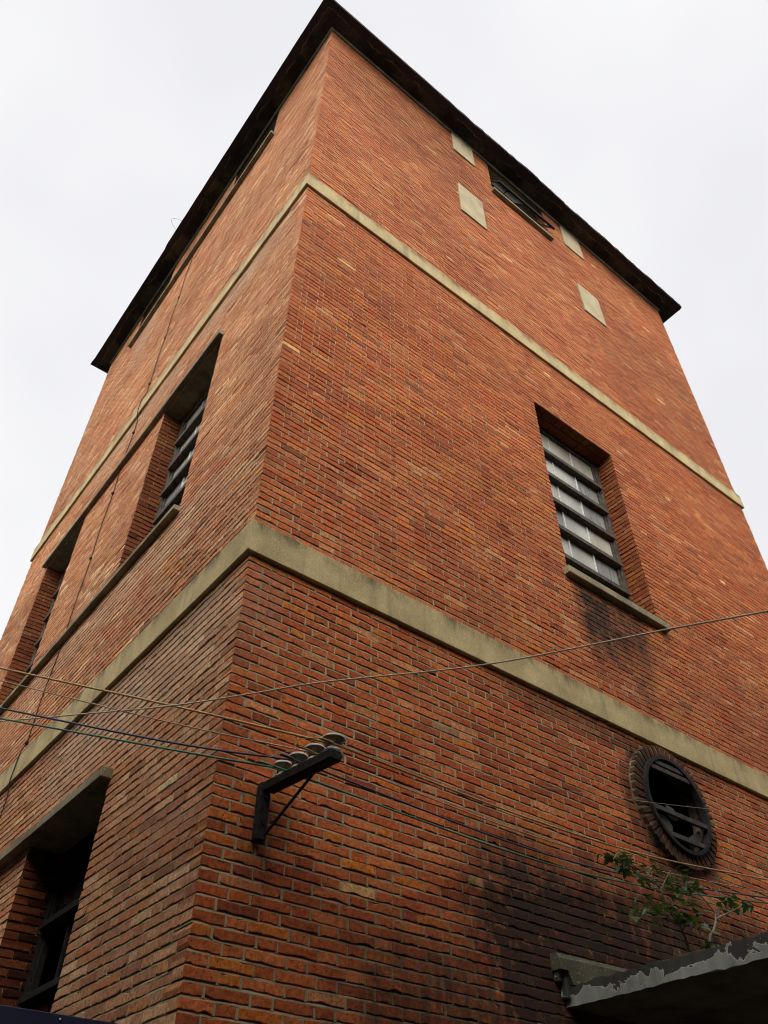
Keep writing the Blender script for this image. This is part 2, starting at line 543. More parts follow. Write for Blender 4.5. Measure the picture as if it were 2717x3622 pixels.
def cut(segs, z, holes, circ, par):
    """cut a course by rectangular holes and the round window; returns (u0,u1,depth)"""
    res = []
    ed = .115 if par == 0 else .235
    zm = z + HB / 2
    spans = [(h[0], h[1], True) for h in holes if h[2] < zm < h[3]]
    if circ:
        cx, cz, r = circ
        dz = abs(zm - cz)
        if dz < r:
            w = math.sqrt(r * r - dz * dz)
            spans.append((cx - w, cx + w, False))
    for a, b in segs:
        parts = [(a, b, .03)]
        for h0, h1, deep in spans:
            np_ = []
            for p, q, d in parts:
                if q <= h0 or p >= h1:
                    if deep and (abs(q - h0) < .012 or abs(p - h1) < .012): d = ed
                    np_.append((p, q, d)); continue
                if h0 - p > .025: np_.append((p, h0, ed if deep else .03))
                if q - h1 > .025: np_.append((h1, q, ed if deep else .03))
            parts = np_
        res += [snap(q, spans, ed) for q in parts if keep(q, spans)]
    return res

def snap(q, spans, ed):
    p0, p1, d = q
    for h0, h1, deep in spans:
        if deep and abs(p0 - h1) < .055: p0, d = h1, ed
        if deep and abs(p1 - h0) < .055: p1, d = h0, ed
    return (p0, p1, d)
def keep(q, spans):
    for h0, h1, deep in spans:
        if deep and q[1] - q[0] < .045 and (abs(q[0] - h1) < .02 or abs(q[1] - h0) < .02): return False
    return True

PV, PF = {'right': [], 'left': []}, {'right': [], 'left': []}
def pointing(side, z, cuts, length, holes, circ, par):
    """weather-struck bed joint under a course and the flush upright joints between its bricks"""
    V, F = PV[side], PF[side]
    P = (lambda u, n, zz: (u, n, zz + G)) if side == 'right' else (lambda u, n, zz: (n, u, zz + G))
    for a, b, _ in cut([(.004, length)], z, holes, circ, par):
        k = max(1, int((b - a) / .06))
        us = np.linspace(a, b, k + 1)
        lo = .0022 + np.abs(rng.normal(0, .0012, k + 1)); hi = (.0090 if z < 2 else .0135) + rng.normal(0, .0016, k + 1)
        i = len(V)
        for u, p, q in zip(us, lo, hi):
            V += [P(u, p, z - .0125), P(u, p + .0005, z - .0075 + rng.normal(0, .0008)), P(u, q, z + .002)]
        for j in range(k):
            F += [[i + 3 * j, i + 3 * j + 3, i + 3 * j + 4, i + 3 * j + 1], [i + 3 * j + 1, i + 3 * j + 4, i + 3 * j + 5, i + 3 * j + 2]]
    for p, q in zip(cuts, cuts[1:]):
        if 0 < q[0] - p[1] < .025:
            i = len(V); d = (.0020 if z < 1.5 else .0050) + abs(rng.normal(0, .0010))
            V += [P(p[1] - .004, d, z - .002), P(q[0] + .004, d, z - .002), P(q[0] + .004, d + .001, z + HB + .002), P(p[1] - .004, d + .001, z + HB + .002)]
            F.append([i, i + 1, i + 2, i + 3])

def wall_bricks(side, length, holes, circ=None, zmin=-3.6):
    B = Bricks()
    near, far = [], []
    for z, par in COURSES:
        if z < zmin: continue
        if side == 'right':
            segs = flemish(0.0, length, 'b' if par == 0 else 'h')
        else:
            segs = flemish((.115 if par == 0 else .178) + .010, length, 's' if par == 0 else 'h')
        jz = rng.normal(0, .0009)
        first = True
        cs_ = cut(segs, z, holes, circ, par)
        pointing(side, z, ([(0, .115 if par == 0 else .178, 0)] if side == 'left' else []) + cs_, length, holes, circ, par)
        for a, b, d in cs_:
            dd = d
            if side == 'right' and first and a < .001: dd = .115 if par == 0 else .178
            first = False
            ja, jb = (0, 0) if a < .001 else rng.normal(0, .0022, 2)
            rec = (a + ja, b + jb, z + jz + rng.normal(0, .0008) + G, z + jz + HB + rng.normal(0, .0008) + G, dd)
            (near if z < 1.6 else far).append(rec)
    if side == 'right':
        args = ((0, 0, 0), (1, 0, 0), (0, 0, 1), (0, -1, 0))
    else:
        args = ((0, 0, 0), (0, 1, 0), (0, 0, 1), (-1, 0, 0))
    B.add(*args, near, side, True)
    B.add(*args, far, side, False)
    return B

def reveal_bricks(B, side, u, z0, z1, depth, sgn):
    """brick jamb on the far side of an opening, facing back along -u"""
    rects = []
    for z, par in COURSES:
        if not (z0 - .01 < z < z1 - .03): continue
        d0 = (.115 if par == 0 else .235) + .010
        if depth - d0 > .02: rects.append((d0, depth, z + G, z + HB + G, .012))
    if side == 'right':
        B.add((u, 0, 0), (0, 1, 0), (0, 0, 1), (-1, 0, 0), rects, 'right', True, .60)  # jamb bricks toned down, recess shade put into their colour
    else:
        B.add((0, u, 0), (1, 0, 0), (0, 0, 1), (0, -1, 0), rects, 'right', True, .36 if z0 > -2 else .12)  # jamb shade painted in, deepest at the lower opening

REC = .0195                         # how far the mortar lies behind the brick faces
def mortar_sheet(side, length, holes, circ):
    """recessed mortar face with its openings, as triangles"""
    bm = bmesh.new()
    def loop(pts):
        vs = [bm.verts.new((p[0], p[1], 0)) for p in pts]
        for a, b in zip(vs, vs[1:] + vs[:1]): bm.edges.new((a, b))
    s = REC
    loop([(s, -G), (length - s, -G), (length - s, ZE + .1), (s, ZE + .1)])
    for h in holes: loop([(h[0], h[2]), (h[1], h[2]), (h[1], h[3]), (h[0], h[3])])
    if circ:
        loop([(circ[0] + circ[2] * .86 * math.cos(a), circ[1] + circ[2] * .86 * math.sin(a)) for a in np.linspace(0, 2 * math.pi, 40, endpoint=False)])
    bmesh.ops.triangle_fill(bm, edges=bm.edges[:], use_beauty=True)
    bm.verts.index_update()
    def P(u, z, n):
        return (u, n, z + G) if side == 'right' else (n, u, z + G)
    V = [P(v.co.x, v.co.y, REC) for v in bm.verts]
    F = [[v.index for v in f.verts] for f in bm.faces]
    bm.free()
    nb_ = len(V)
    V += PV[side]; F += [[k + nb_ for k in f] for f in PF[side]]
    # mortar behind the jambs, head and foot of each opening
    for h in holes:
        u0, u1, z0, z1, d = h
        e = REC
        for quad in ([(u1 + e, z0, 0 + e), (u1 + e, z1, e), (u1 + e, z1, d), (u1 + e, z0, d)],
                     [(u0 - e, z0, e), (u0 - e, z1, e), (u0 - e, z1, d), (u0 - e, z0, d)],
                     [(u0 - e, z1 + e, e), (u1 + e, z1 + e, e), (u1 + e, z1 + e, d), (u0 - e, z1 + e, d)],
                     [(u0 - e, z0 - .003, e), (u1 + e, z0 - .003, e), (u1 + e, z0 - .003, d), (u0 - e, z0 - .003, d)]):
            i = len(V)
            V += [P(*q) for q in quad]
            F.append([i, i + 1, i + 2, i + 3])
    return V, F

# ------------------------------------------------------------------ tower
tower = thing('brick_tower', 'tall red-brick tower with two pale concrete bands and dark overhanging flat eaves', 'building', (W_ / 2, D_ / 2, 0))
bpy.context.view_layer.update()
class _P: pass
def part(o, parent):
    """parent without moving"""
    o.parent = parent
    o.matrix_parent_inverse = Matrix.Translation(-(parent_loc(parent)))
    return o
def parent_loc(p):
    return p.matrix_world.translation if p.parent is None else Vector((0, 0, 0))
def tpart(o): 
    o.parent = tower
    o.matrix_parent_inverse = Matrix.Translation(Vector((-W_ / 2, -D_ / 2, 0)))
    return o

HOLES_R = [(3.57, 5.05, 1.70, 4.48, .27), (3.60, 5.06, 10.50, 11.62, .22)]
HOLES_L = [(1.63, 3.10, 1.66, 4.49, .27), (5.58, 7.05, 1.66, 4.49, .27),
           (1.63, 3.10, 10.50, 11.62, .22), (5.58, 7.05, 10.50, 11.62, .22), (1.67, 3.20, -3.2, -1.02, .30)]
CIRC = (4.38, -.575, .50)

Br = wall_bricks('right', W_, HOLES_R, CIRC)
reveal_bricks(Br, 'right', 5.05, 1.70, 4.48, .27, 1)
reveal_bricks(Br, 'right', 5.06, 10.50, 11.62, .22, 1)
# brick soffit of the right window: two rows of bricks laid flat
so = []
for row, (a, b) in enumerate(((.0, .115), (.125, .24))):
    u = 3.57
    while u < 5.05:
        L = .24 if row else .115
        so.append((u, min(u + L, 5.05), a + .002, b, .012)); u += L + .010
Br.add((0, 0, 4.48 + G), (1, 0, 0), (0, 1, 0), (0, 0, -1), so, 'right', False, .5)  # soffit bricks toned down too, shade carried by their colour
V, F = mortar_sheet('right', W_, HOLES_R, CIRC)
tpart(build_wall('wall', None, V, F, Br))

Bl = wall_bricks('left', D_, HOLES_L)
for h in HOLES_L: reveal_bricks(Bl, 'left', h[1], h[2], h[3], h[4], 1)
V, F = mortar_sheet('left', D_, HOLES_L, None)
tpart(build_wall('wall', None, V, F, Bl))

# the two far walls, never facing the viewer: plain brick skins closing the shaft
t = NT('far_wall_brick')
bt = t.n.new('ShaderNodeTexBrick')
bt.inputs['Scale'].default_value = 1.0
bt.inputs['Brick Width'].default_value = .25; bt.inputs['Row Height'].default_value = .063; bt.inputs['Mortar Size'].default_value = .005
bt.inputs['Color1'].default_value = (.30, .10, .05, 1); bt.inputs['Color2'].default_value = (.22, .08, .04, 1); bt.inputs['Mortar'].default_value = (.2, .17, .12, 1)
cmb = t.n.new('ShaderNodeCombineXYZ')
X = t.xyz()
t.l.new(t.math('ADD', X[0], X[1]), cmb.inputs[0]); t.l.new(X[2], cmb.inputs[1])
t.l.new(cmb.outputs[0], bt.inputs['Vector'])
t.color(bt.outputs['Color']); t.rough(.93)
M_FAR = t.m
bm = bmesh.new()
box(bm, W_ - .25, W_ - .0105, .0215, D_ - .012, -G, ZE + .1)
box(bm, .0215, W_ - .262, D_ - .25, D_ - .0105, -G, ZE + .1)
tpart(bm_obj('rear_wall', bm, M_FAR))

# concrete bands
def band(z0, z1, p):
    bm = bmesh.new()
    r = [(-p, -p), (W_ + p, -p), (W_ + p, D_ + p), (-p, D_ + p)]
    q = .004
    n = 60
    rows = []
    prof = [(0.06, z0), (-p + q, z0), (-p, z0 + q), (-p, z1 - .012), (-p + .010, z1), (.06, z1)]
    for (o, z) in prof:
        rr = [(o, o), (W_ - o, o), (W_ - o, D_ - o), (o, D_ - o)]
        rows.append([bm.verts.new((x, y, z + G)) for x, y in rr])
    for A, B in zip(rows, rows[1:]):
        for k in range(4):
            bm.faces.new((A[k], A[(k + 1) % 4], B[(k + 1) % 4], B[k]))
    bmesh.ops.recalc_face_normals(bm, faces=bm.faces[:])
    tpart(bm_obj('concrete_band', bm, M_BAND))
band(0.0, ZLT, .034)
band(ZUB, ZUT, .034)

# eaves slab with a ragged weathered edge on the street side
ZS = ZE + .045
bm = bmesh.new()
OV = .372
edge = []
def ragged(t_, amp):
    return amp * (mnoise.noise(Vector((t_ * 3.1, 1.7, 0))) + .6 * mnoise.noise(Vector((t_ * 11, 4.1, 0))) + .4 * mnoise.noise(Vector((t_ * 31, 9.1, 0))))
nn = 150
L = W_ + 2 * OV
for i in range(nn):                       # street edge (y = -OV)
    s_ = i / nn
    x = -OV + L * s_
    jag = ragged(x, .016 if x > 2.3 else .003)
    if 3.9 < x < 5.4: jag -= .014
    edge.append((x, -OV + jag))
edge += [(W_ + OV - .02, -OV), (W_ + OV + .01, -OV + .07)]
for i in range(60):
    y = -OV + .1 + (D_ + 2 * OV - .1) * i / 60
    edge.append((W_ + OV + ragged(y + 40, .008), y))
edge += [(W_ + OV, D_ + OV)]
edge += [(-OV, D_ + OV)]
for i in range(1, 80):
    y = D_ + OV - (D_ + 2 * OV) * i / 80
    edge.append((-OV + ragged(y + 90, .003) + (.015 if y > 5.3 else 0), y))
TH = .13
lo = [bm.verts.new((x, y, G + ZS)) for x, y in edge]
md = [bm.verts.new((x + (.01 if abs(x + OV) < .05 else 0), y + (.012 if abs(y + OV) < .05 else 0), G + ZS + TH)) for x, y in edge]
n_ = len(edge)
for k in range(n_):
    bm.faces.new((lo[k], lo[(k + 1) % n_], md[(k + 1) % n_], md[k]))
bm.faces.new(lo[::-1])
bm.faces.new(md)
bmesh.ops.recalc_face_normals(bm, faces=bm.faces[:])
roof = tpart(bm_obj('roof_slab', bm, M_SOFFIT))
# plaster fillet in the angle between wall head and eaves
bm = bmesh.new()
prof = [(.0, ZE - .002), (-.022, ZE - .002), (-.040, ZS - .002), (.0, ZS - .002)]
rows = []
for (o, z) in prof:
    rows.append([bm.verts.new((x, y, z + G)) for x, y in [(o, o), (W_ - o, o), (W_ - o, D_ - o), (o, D_ - o)]])
for A, B in zip(rows, rows[1:] + rows[:1]):
    for k in range(4):
        bm.faces.new((A[k], A[(k + 1) % 4], B[(k + 1) % 4], B[k]))
bmesh.ops.recalc_face_normals(bm, faces=bm.faces[:])
tpart(bm_obj('eaves_fillet', bm, M_FILLET))

# cream panels of the street side
for (x0, x1, z0, z1) in ((2.68, 3.19, 10.90, ZE - .004), (2.67, 3.215, 8.55, 9.50), (5.57, 6.10, 10.86, ZE - .004), (5.55, 6.105, 8.54, 9.42)):
    bm = bmesh.new()
    box(bm, x0, x1, -.022, .004, z0, z1, .004)
    tpart(bm_obj('wall_panel', bm, M_PANEL))

# sills and lintels -------------------------------------------------------------------
def ledge(name, side, u0, u1, z0, z1, p, inner, mat=M_SILL):
    bm = bmesh.new()
    if side == 'right': box(bm, u0, u1, -p, inner, z0, z1, .006)
    else: box(bm, -p, inner, u0, u1, z0, z1, .006)
    return tpart(bm_obj(name, bm, mat))
ledge('sill', 'right', 3.50, 5.15, 1.605, 1.697, .070, .26)
ledge('sill', 'right', 3.56, 5.10, 10.425, 10.497, .075, .215)
ledge('sill', 'left', 1.60, 7.12, 1.598, 1.657, .068, .26)
ledge('lintel', 'left', 1.60, 7.12, 4.490, 4.565, .065, .26)
ledge('sill', 'left', 1.56, 7.06, 10.400, 10.480, .075, .215)
ledge('lintel', 'left', 1.63, 7.15, -1.018, -.938, .085, .29)

# windows -------------------------------------------------------------------------------
def wbox(bm, side, u0, u1, n0, n1, z0, z1):
    if side == 'right': box(bm, u0, u1, n0, n1, z0, z1, .003)
    else: box(bm, n0, n1, u0, u1, z0, z1, .003)

def sub(o, parent):
    o.parent = parent
    return o

def make_window(side, u0, u1, z0, z1, n, rows, cols, glass, mat=M_WOOD, open_row=(), thick=.062, label=None):
    bm = bmesh.new()
    fw = .075
    wbox(bm, side, u0, u0 + fw, n, n + .09, z0, z1)
    wbox(bm, side, u1 - fw, u1, n, n + .09, z0, z1)
    wbox(bm, side, u0 + fw, u1 - fw, n + .002, n + .088, z1 - fw, z1)
    wbox(bm, side, u0 + fw, u1 - fw, n + .002, n + .088, z0, z0 + fw)
    # inner sash line
    wbox(bm, side, u1 - fw - .03, u1 - fw - .001, n + .015, n + .07, z0 + fw, z1 - fw)
    wbox(bm, side, u0 + fw + .001, u0 + fw + .03, n + .015, n + .07, z0 + fw, z1 - fw)
    w = tpart(bm_obj('window', bm, mat))
    if label: w['label'] = label
    za, zb = z0 + fw, z1 - fw
    hs = [za + (zb - za) * i / rows for i in range(rows + 1)]
    ua, ub = u0 + fw + .03, u1 - fw - .03
    for i in range(1, rows):
        bm = bmesh.new()
        wbox(bm, side, u0 + fw - .01, u1 - fw + .01, n - .040, n + .05, hs[i] - thick / 2, hs[i] + thick / 2)
        wbox(bm, side, u0 + fw + .002, u1 - fw - .002, n + .012, n + .06, hs[i] + thick / 2 + .001, hs[i] + thick / 2 + .032)
        sub(bm_obj('transom', bm, mat), w)
    for i in range(rows):
        b0 = hs[i] + (thick / 2 + .033 if i else 0)
        b1 = hs[i + 1] - (thick / 2 if i < rows - 1 else 0)
        for c in range(1, cols):
            if glass[i][min(c, cols - 1)] is None and glass[i][c - 1] is None: continue
            x = ua + (ub - ua) * c / cols
            bm = bmesh.new()
            wbox(bm, side, x - .010, x + .010, n + .026, n + .052, b0, b1)
            sub(bm_obj('muntin', bm, mat if mat is M_STEEL else M_WHITE), w)
        # white putty strip beside the jamb
        for c in range(cols):
            g = glass[i][c]
            if g is None: continue
            x0 = ua + (ub - ua) * c / cols; x1 = ua + (ub - ua) * (c + 1) / cols
            bm = bmesh.new()
            lean = rng.normal(0, .004)
            wbox(bm, side, x0, x1, n + .040 + lean, n + .046 + lean, b0, b1)
            sub(bm_obj('pane', bm, g), w)
    return w

A, T, N0, S = M_GLASS_BLUE, M_GLASS_TAN, None, M_GLASS_SHADE
gl = [[T, T, S], [A, A, S], [S, A, T], [A, A, S], [A, A, S], [T, T, T]]
make_window('right', 3.57, 5.05, 1.70, 4.48, .25, 6, 3, gl, label='six-row window of frosted glass in dark timber above the dark soot run')
gl = [[S, A, A], [A, S, S], [S, A, S], [A, A, T], [T, T, T], [T, S, T]]
make_window('left', 1.63, 3.10, 1.66, 4.49, .25, 6, 3, gl)
gl = [[T, A, A], [A, T, A], [A, A, A], [A, A, T], [T, T, T], [T, T, T]]
make_window('left', 5.58, 7.05, 1.66, 4.49, .25, 6, 3, gl)
Dg = M_DARKGLASS
# top row under the eaves
make_window('right', 3.60, 5.06, 10.50, 11.615, .17, 2, 3, [[T, T, N0], [T, T, N0]], M_STEEL, thick=.03)
make_window('left', 1.63, 3.10, 10.50, 11.615, .17, 2, 3, [[Dg, Dg, Dg], [Dg, Dg, N0]], M_STEEL, thick=.03)
make_window('left', 5.58, 7.05, 10.50, 11.615, .17, 2, 3, [[Dg, N0, Dg], [Dg, Dg, N0]], M_STEEL, thick=.03)
make_window('left', 1.67, 3.20, -3.2, -1.02, .27, 4, 3, [[Dg] * 3, [Dg] * 3, [Dg, Dg, N0], [Dg] * 3], M_STEEL, thick=.05)
# the open sash of the street-side window under the eaves
bm = bmesh.new()
a0, a1 = (3.66, -.135, 10.72), (5.08, -.135, 10.72)
b0, b1 = (3.66, .12, 11.25), (5.08, .12, 11.25)
beam(bm, (3.64, -.135, 10.72), (5.10, -.135, 10.72), .035, .06)
beam(bm, b0, b1, .035, .05)
for x in (3.67, 4.36, 5.07): beam(bm, (x, -.130, 10.74), (x, .118, 11.24), .03, .03, (1, 0, 0))
ws = tpart(bm_obj('open_sash', bm, M_STEEL))
bm = bmesh.new()
vs = [bm.verts.new(Vector(p) + Vector((0, 0, G))) for p in ((3.69, -.118, 10.745), (4.34, -.118, 10.745), (4.34, .122, 11.235), (3.69, .122, 11.235))]
bm.faces.new(vs)
r = bmesh.ops.extrude_face_region(bm, geom=bm.faces[:])
bmesh.ops.translate(bm, vec=(0, .004, .001), verts=[v for v in r['geom'] if isinstance(v, bmesh.types.BMVert)])
sub(bm_obj('pane', bm, M_DARKGLASS), ws)

# round window: protruding ring of radial bricks, iron rim and bars ---------------------------
cx, cz = CIRC[0], CIRC[1]
Rb = Bricks()
nb = 46
for k in range(nb):
    a = 2 * math.pi * (k + .5) / nb
    U = np.array((-math.sin(a), 0, math.cos(a))); Wd = np.array((math.cos(a), 0, math.sin(a)))
    r0, r1 = .425, .540
    if cz + r1 * math.sin(a) > -.035: r1 = min(r1, (-.012 - cz) / math.sin(a))
    wd = 2 * math.pi * r0 / nb * .80
    # U x W must equal N=(0,-1,0)
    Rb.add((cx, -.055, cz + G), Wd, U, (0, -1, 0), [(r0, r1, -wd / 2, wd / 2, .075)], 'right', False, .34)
bm = bmesh.new()
mortv, mortf = [], []
na = 64
for k in range(na):
    a = 2 * math.pi * k / na
    for (rr, y) in ((.430, .10), (.430, -.045), (.532, -.045), (.545, .008)):
        q = rr
        if cz + q * math.sin(a) > -.01: q = (-.01 - cz) / math.sin(a)
        mortv.append((cx + q * math.cos(a), y, cz + q * math.sin(a) + G))
for k in range(na):
    for j in range(3):
        i0, i1 = k * 4 + j, ((k + 1) % na) * 4 + j
        mortf.append([i0, i1, i1 + 1, i0 + 1])
bm.free()
ring = build_wall('round_window', None, mortv, mortf, Rb)
tpart(ring)
ring['label'] = 'round iron-barred window in a protruding ring of radial bricks'
bm = bmesh.new()
prof = [(.430, -.05), (.428, -.084), (.398, -.086), (.396, -.02)]
rows = []
for k in range(64):
    a = 2 * math.pi * k / 64
    rows.append([bm.verts.new((cx + r_ * math.cos(a), y, cz + r_ * math.sin(a) + G)) for r_, y in prof])
for k in range(64):
    A_, B_ = rows[k], rows[(k + 1) % 64]
    for j in range(4):
        bm.faces.new((A_[j], A_[(j + 1) % 4], B_[(j + 1) % 4], B_[j]))
bmesh.ops.recalc_face_normals(bm, faces=bm.faces[:])
sub(bm_obj('iron_rim', bm, M_STEEL), ring)
for dz in (.345, .285, -.105, -.305):
    w = math.sqrt(.397 ** 2 - dz ** 2) + .006
    bm = bmesh.new()
    box(bm, cx - w, cx + w, -.075, -.045, cz + dz - .022, cz + dz + .022, .003)
    sub(bm_obj('bar', bm, M_RUST), ring)
# broken glass left behind the bars
bm = bmesh.new()
for pts in ([(-.33, -.14), (-.24, -.25), (-.12, -.28), (-.10, -.20), (-.16, -.13)], [(-.12, -.02), (-.02, -.03), (.02, -.12), (-.04, -.15), (-.13, -.12)],
            [(.1, -.36), (.31, -.22), (.30, -.14), (.05, -.28)]):
    vs = [bm.verts.new((cx + x, -.030, cz + z + G)) for x, z in pts]
    f = bm.faces.new(vs)
    r = bmesh.ops.extrude_face_region(bm, geom=[f])
    bmesh.ops.translate(bm, vec=(0, .004, 0), verts=[v for v in r['geom'] if isinstance(v, bmesh.types.BMVert)])
sub(bm_obj('broken_glass', bm, plain('dirty_glass_shard', (.022, .019, .013, 1), .6, .4, 12, 0, 0, .5)), ring)

# canopy ----------------------------------------------------------------------------------------
t = NT('peeling_canopy_paint')
pn = t.noise(7, 6, .62, t.mapping((1, 1, 1.3)), .5)
hz = t.rng(t.xyz()[2], G - 2.344, G - 2.229, .19, -.21, False)
pn = t.math('ADD', t.math('ADD', pn, hz), t.math('MULTIPLY', t.math('SUBTRACT', t.noise(4.2, 3), .5), .55))
pk = t.rng(pn, .487, .500)
edgew = t.math('MULTIPLY', t.rng(pn, .475, .487), t.rng(pn, .494, .506, 1, 0))
old = t.mix(t.noise(60, 4, .7), (.012, .011, .009, 1), (.045, .042, .030, 1))
pc = t.mix(t.noise(11, 5, .7, t.mapping((1, 1, .3))), (.09, .10, .085, 1), (.28, .295, .245, 1))
c = t.mix(pk, old, pc)
c = t.mix(t.math('MULTIPLY', edgew, .7), c, (.45, .43, .36, 1))
t.color(c); t.rough(.85); t.bump(t.math('ADD', pn, t.math('MULTIPLY', pk, .15)), .6, .010)
M_CAN = t.m
M_CANU = plain('sooty_canopy_soffit', (.15, .125, .09, 1), .92, .4, 3, 0, .3, .1)
M_UP = concrete_material('mossy_concrete', (.045, .043, .028, 1), (.10, .092, .06, 1), .6, .4)
CX0, CZ0, CZ1 = 2.646, -2.344, -2.229
bm = bmesh.new()
ys = np.linspace(0, -2.6, 60)
lo = [bm.verts.new((CX0 + .004 * math.sin(y * 9) + rng.normal(0, .003), y, G + CZ0 + rng.normal(0, .0025))) for y in ys]
hi = [bm.verts.new((CX0 + .006 * math.sin(y * 5 + 1) + rng.normal(0, .003), y, G + CZ1 + rng.normal(0, .004))) for y in ys]
lo2 = [bm.verts.new((6.2, y, G + CZ0)) for y in (0, -2.6)]
hi2 = [bm.verts.new((6.2, y, G + CZ1)) for y in (0, -2.6)]
for i in range(len(ys) - 1):
    bm.faces.new((lo[i], lo[i + 1], hi[i + 1], hi[i]))
f = bm.faces.new(lo[::-1] + [lo2[0], lo2[1]]); f.material_index = 1
f = bm.faces.new(hi + [hi2[1], hi2[0]]); f.material_index = 2
bm.faces.new((lo[-1], lo2[1], hi2[1], hi[-1]))
bm.faces.new((lo2[0], hi2[0], hi2[1], lo2[1]))
bmesh.ops.recalc_face_normals(bm, faces=bm.faces[:])
canopy = tpart(bm_obj('canopy', bm, [M_CAN, M_CANU, M_UP]))
canopy['label'] = 'concrete entrance canopy with peeling pale green edge paint'
bm = bmesh.new()
x0, x1 = 2.545, 6.2
pv = [(x0, 0, -2.045), (x0, -.05, -2.052), (x0, -.075, -2.085), (x0, -.078, -2.150), (x0 + .07, -.078, -2.150), (x0 + .1, -.078, -2.226), (x1, -.078, -2.226), (x1, -.075, -2.0), (x1, -.05, -1.96), (x1, 0, -1.95)]
Vv = [Vector(p) + Vector((0, 0, G)) for p in pv]
b = [bm.verts.new(v) for v in Vv]
bk = [bm.verts.new((v.x, 0.0, v.z)) for v in Vv]
bm.faces.new((b[0], b[1], b[8], b[9]))
bm.faces.new((b[1], b[2], b[7], b[8]))
bm.faces.new((b[2], b[3], b[4], b[5], b[6], b[7]))
for i, j in ((2, 3), (3, 4), (4, 5), (5, 6)):
    bm.faces.new((b[i], b[j], bk[j], bk[i]))
bm.faces.new((b[0], b[1], b[2], bk[2]))
bmesh.ops.recalc_face_normals(bm, faces=bm.faces[:])
sub(bm_obj('upstand', bm, M_UP), canopy)
bm = bmesh.new()      # small bearing block under the upstand's end
box(bm, 2.60, 2.643, -.055, .002, -2.30, -2.152, .008)
box(bm, 2.556, 2.598, -.040, .002, -2.215, -2.152, .008)
sub(bm_obj('bearing_block', bm, M_CAN), canopy)

# ------------------------------------------------------------------ bracket and insulators
bx = .303
brk = thing('wire_bracket', 'black iron wall bracket carrying four porcelain spool insulators', 'bracket', (bx, 0, G - 1.7))
def bpart(o):
    o.parent = brk
    o.matrix_parent_inverse = Matrix.Translation(-Vector((bx, 0, G - 1.7)))
    return o
bx = .262
bm = bmesh.new()
box(bm, bx - .034, bx + .030, -.052, -.004, -1.890, -1.574, .004)
bpart(bm_obj('wall_bar', bm, M_STEEL))
bm = bmesh.new()
beam(bm, (.276, -.0525, -1.600), (.304, -.655, -1.630), .076, .052)
bmesh.ops.bevel(bm, geom=bm.edges[:], offset=.004, segments=1, affect='EDGES')
bmesh.ops.recalc_face_normals(bm, faces=bm.faces[:])
bpart(bm_obj('arm', bm, M_STEEL))
bm = bmesh.new()
tube(bm, [(bx + .020, -.055, -1.855), (.305, -.485, -1.642)], .0085, 8)
bpart(bm_obj('brace', bm, M_STEEL))
for z in (-1.66, -1.80):
    bm = bmesh.new()
    bmesh.ops.create_cone(bm, cap_ends=True, segments=6, radius1=.012, radius2=.012, depth=.016, matrix=Matrix.Translation((bx, -.058, G + z)) @ Matrix.Rotation(R_(90), 4, 'X'))
    bpart(bm_obj('bolt', bm, M_STEEL))
IX = lambda y: .322 + .055 * (-y - .1)
IZ = lambda y: -1.574 - .05 * (-y - .1)
def spool(x, y, z, r):
    prof = [(0, .0), (.62, 0), (.80, .005), (.86, .018), (.84, .030), (.50, .050), (.46, .058), (.52, .068), (.92, .096), (1.0, .101), (1.0, .108), (.92, .113), (0, .113)]
    bm = bmesh.new()
    n = 28
    rows = [[bm.verts.new((x + rr * r * math.cos(2 * math.pi * k / n), y + rr * r * math.sin(2 * math.pi * k / n), G + z + h)) for k in range(n)] for rr, h in prof[1:-1]]
    for q, (A_, B_) in enumerate(zip(rows, rows[1:])):
        for k in range(n):
            f = bm.faces.new((A_[k], A_[(k + 1) % n], B_[(k + 1) % n], B_[k]))
            f.material_index = 1 if q in (3, 4, 8, 9, 10) else 0  # painted light: pale upward faces and rims, dark waist and undersides
    bm.faces.new(rows[0][::-1]); bm.faces.new(rows[-1])
    bm.normal_update()
    for e in bm.edges:
        if e.calc_face_angle(0) > .5: e.smooth = False
    return bm
IY = (-.105, -.250, -.400, -.560)
for i, y in enumerate(IY):
    r = (.052, .055, .056, .066)[i]
    x, z = IX(y), IZ(y)
    ins = bpart(bm_obj('insulator', spool(x, y, z, r), [M_PORC, M_PORC_LIT], smooth=True))
    bm = bmesh.new()
    tube(bm, [(x, y, z - .012), (x, y, z + .121)], .007, 8)
    sub(bm_obj('pin', bm, M_STEEL), ins)
    bm = bmesh.new()      # binding wire round the waist
    tube(bm, [(x + .030 * math.cos(a), y + .030 * math.sin(a), z + .060 + .003 * math.sin(3 * a)) for a in np.linspace(0, 4 * math.pi, 40)], .0028, 5)
    sub(bm_obj('tie_wire', bm, M_STEEL), ins)

# ------------------------------------------------------------------ overhead wires
def atc(u, v, tt):
    d = (cr * ((u - 1358.5) / 2841.4459) + cd * ((v - 1811) / 2841.4459) + cf)
    q = CAMP + d * tt
    return (q.x, q.y, q.z - G)
def wire(name, label, pts, r, mat, group='wires on the bracket insulators'):
    bm = bmesh.new()
    tube(bm, smooth_path(pts, 12), r, 8)
    o = bm_obj(name, bm, mat, smooth=True)
    return tag(o, label, 'wire', group)
M_WY = plain('ochre_cable_sheath', (.33, .20, .065, 1), .55, .3, 30, 0, 0)
M_WT = plain('tan_cable_sheath', (.36, .23, .12, 1), .55, .3, 30, 0, 0)
M_WB = plain('navy_cable_sheath', (.035, .036, .062, 1), .5, .3, 30, 0, 0)
M_WG = plain('green_cable_sheath', (.045, .14, .075, 1), .5, .3, 30, 0, 0)
M_WP = plain('pale_rope', (.42, .34, .23, 1), .8, .3, 60, 0, .2)
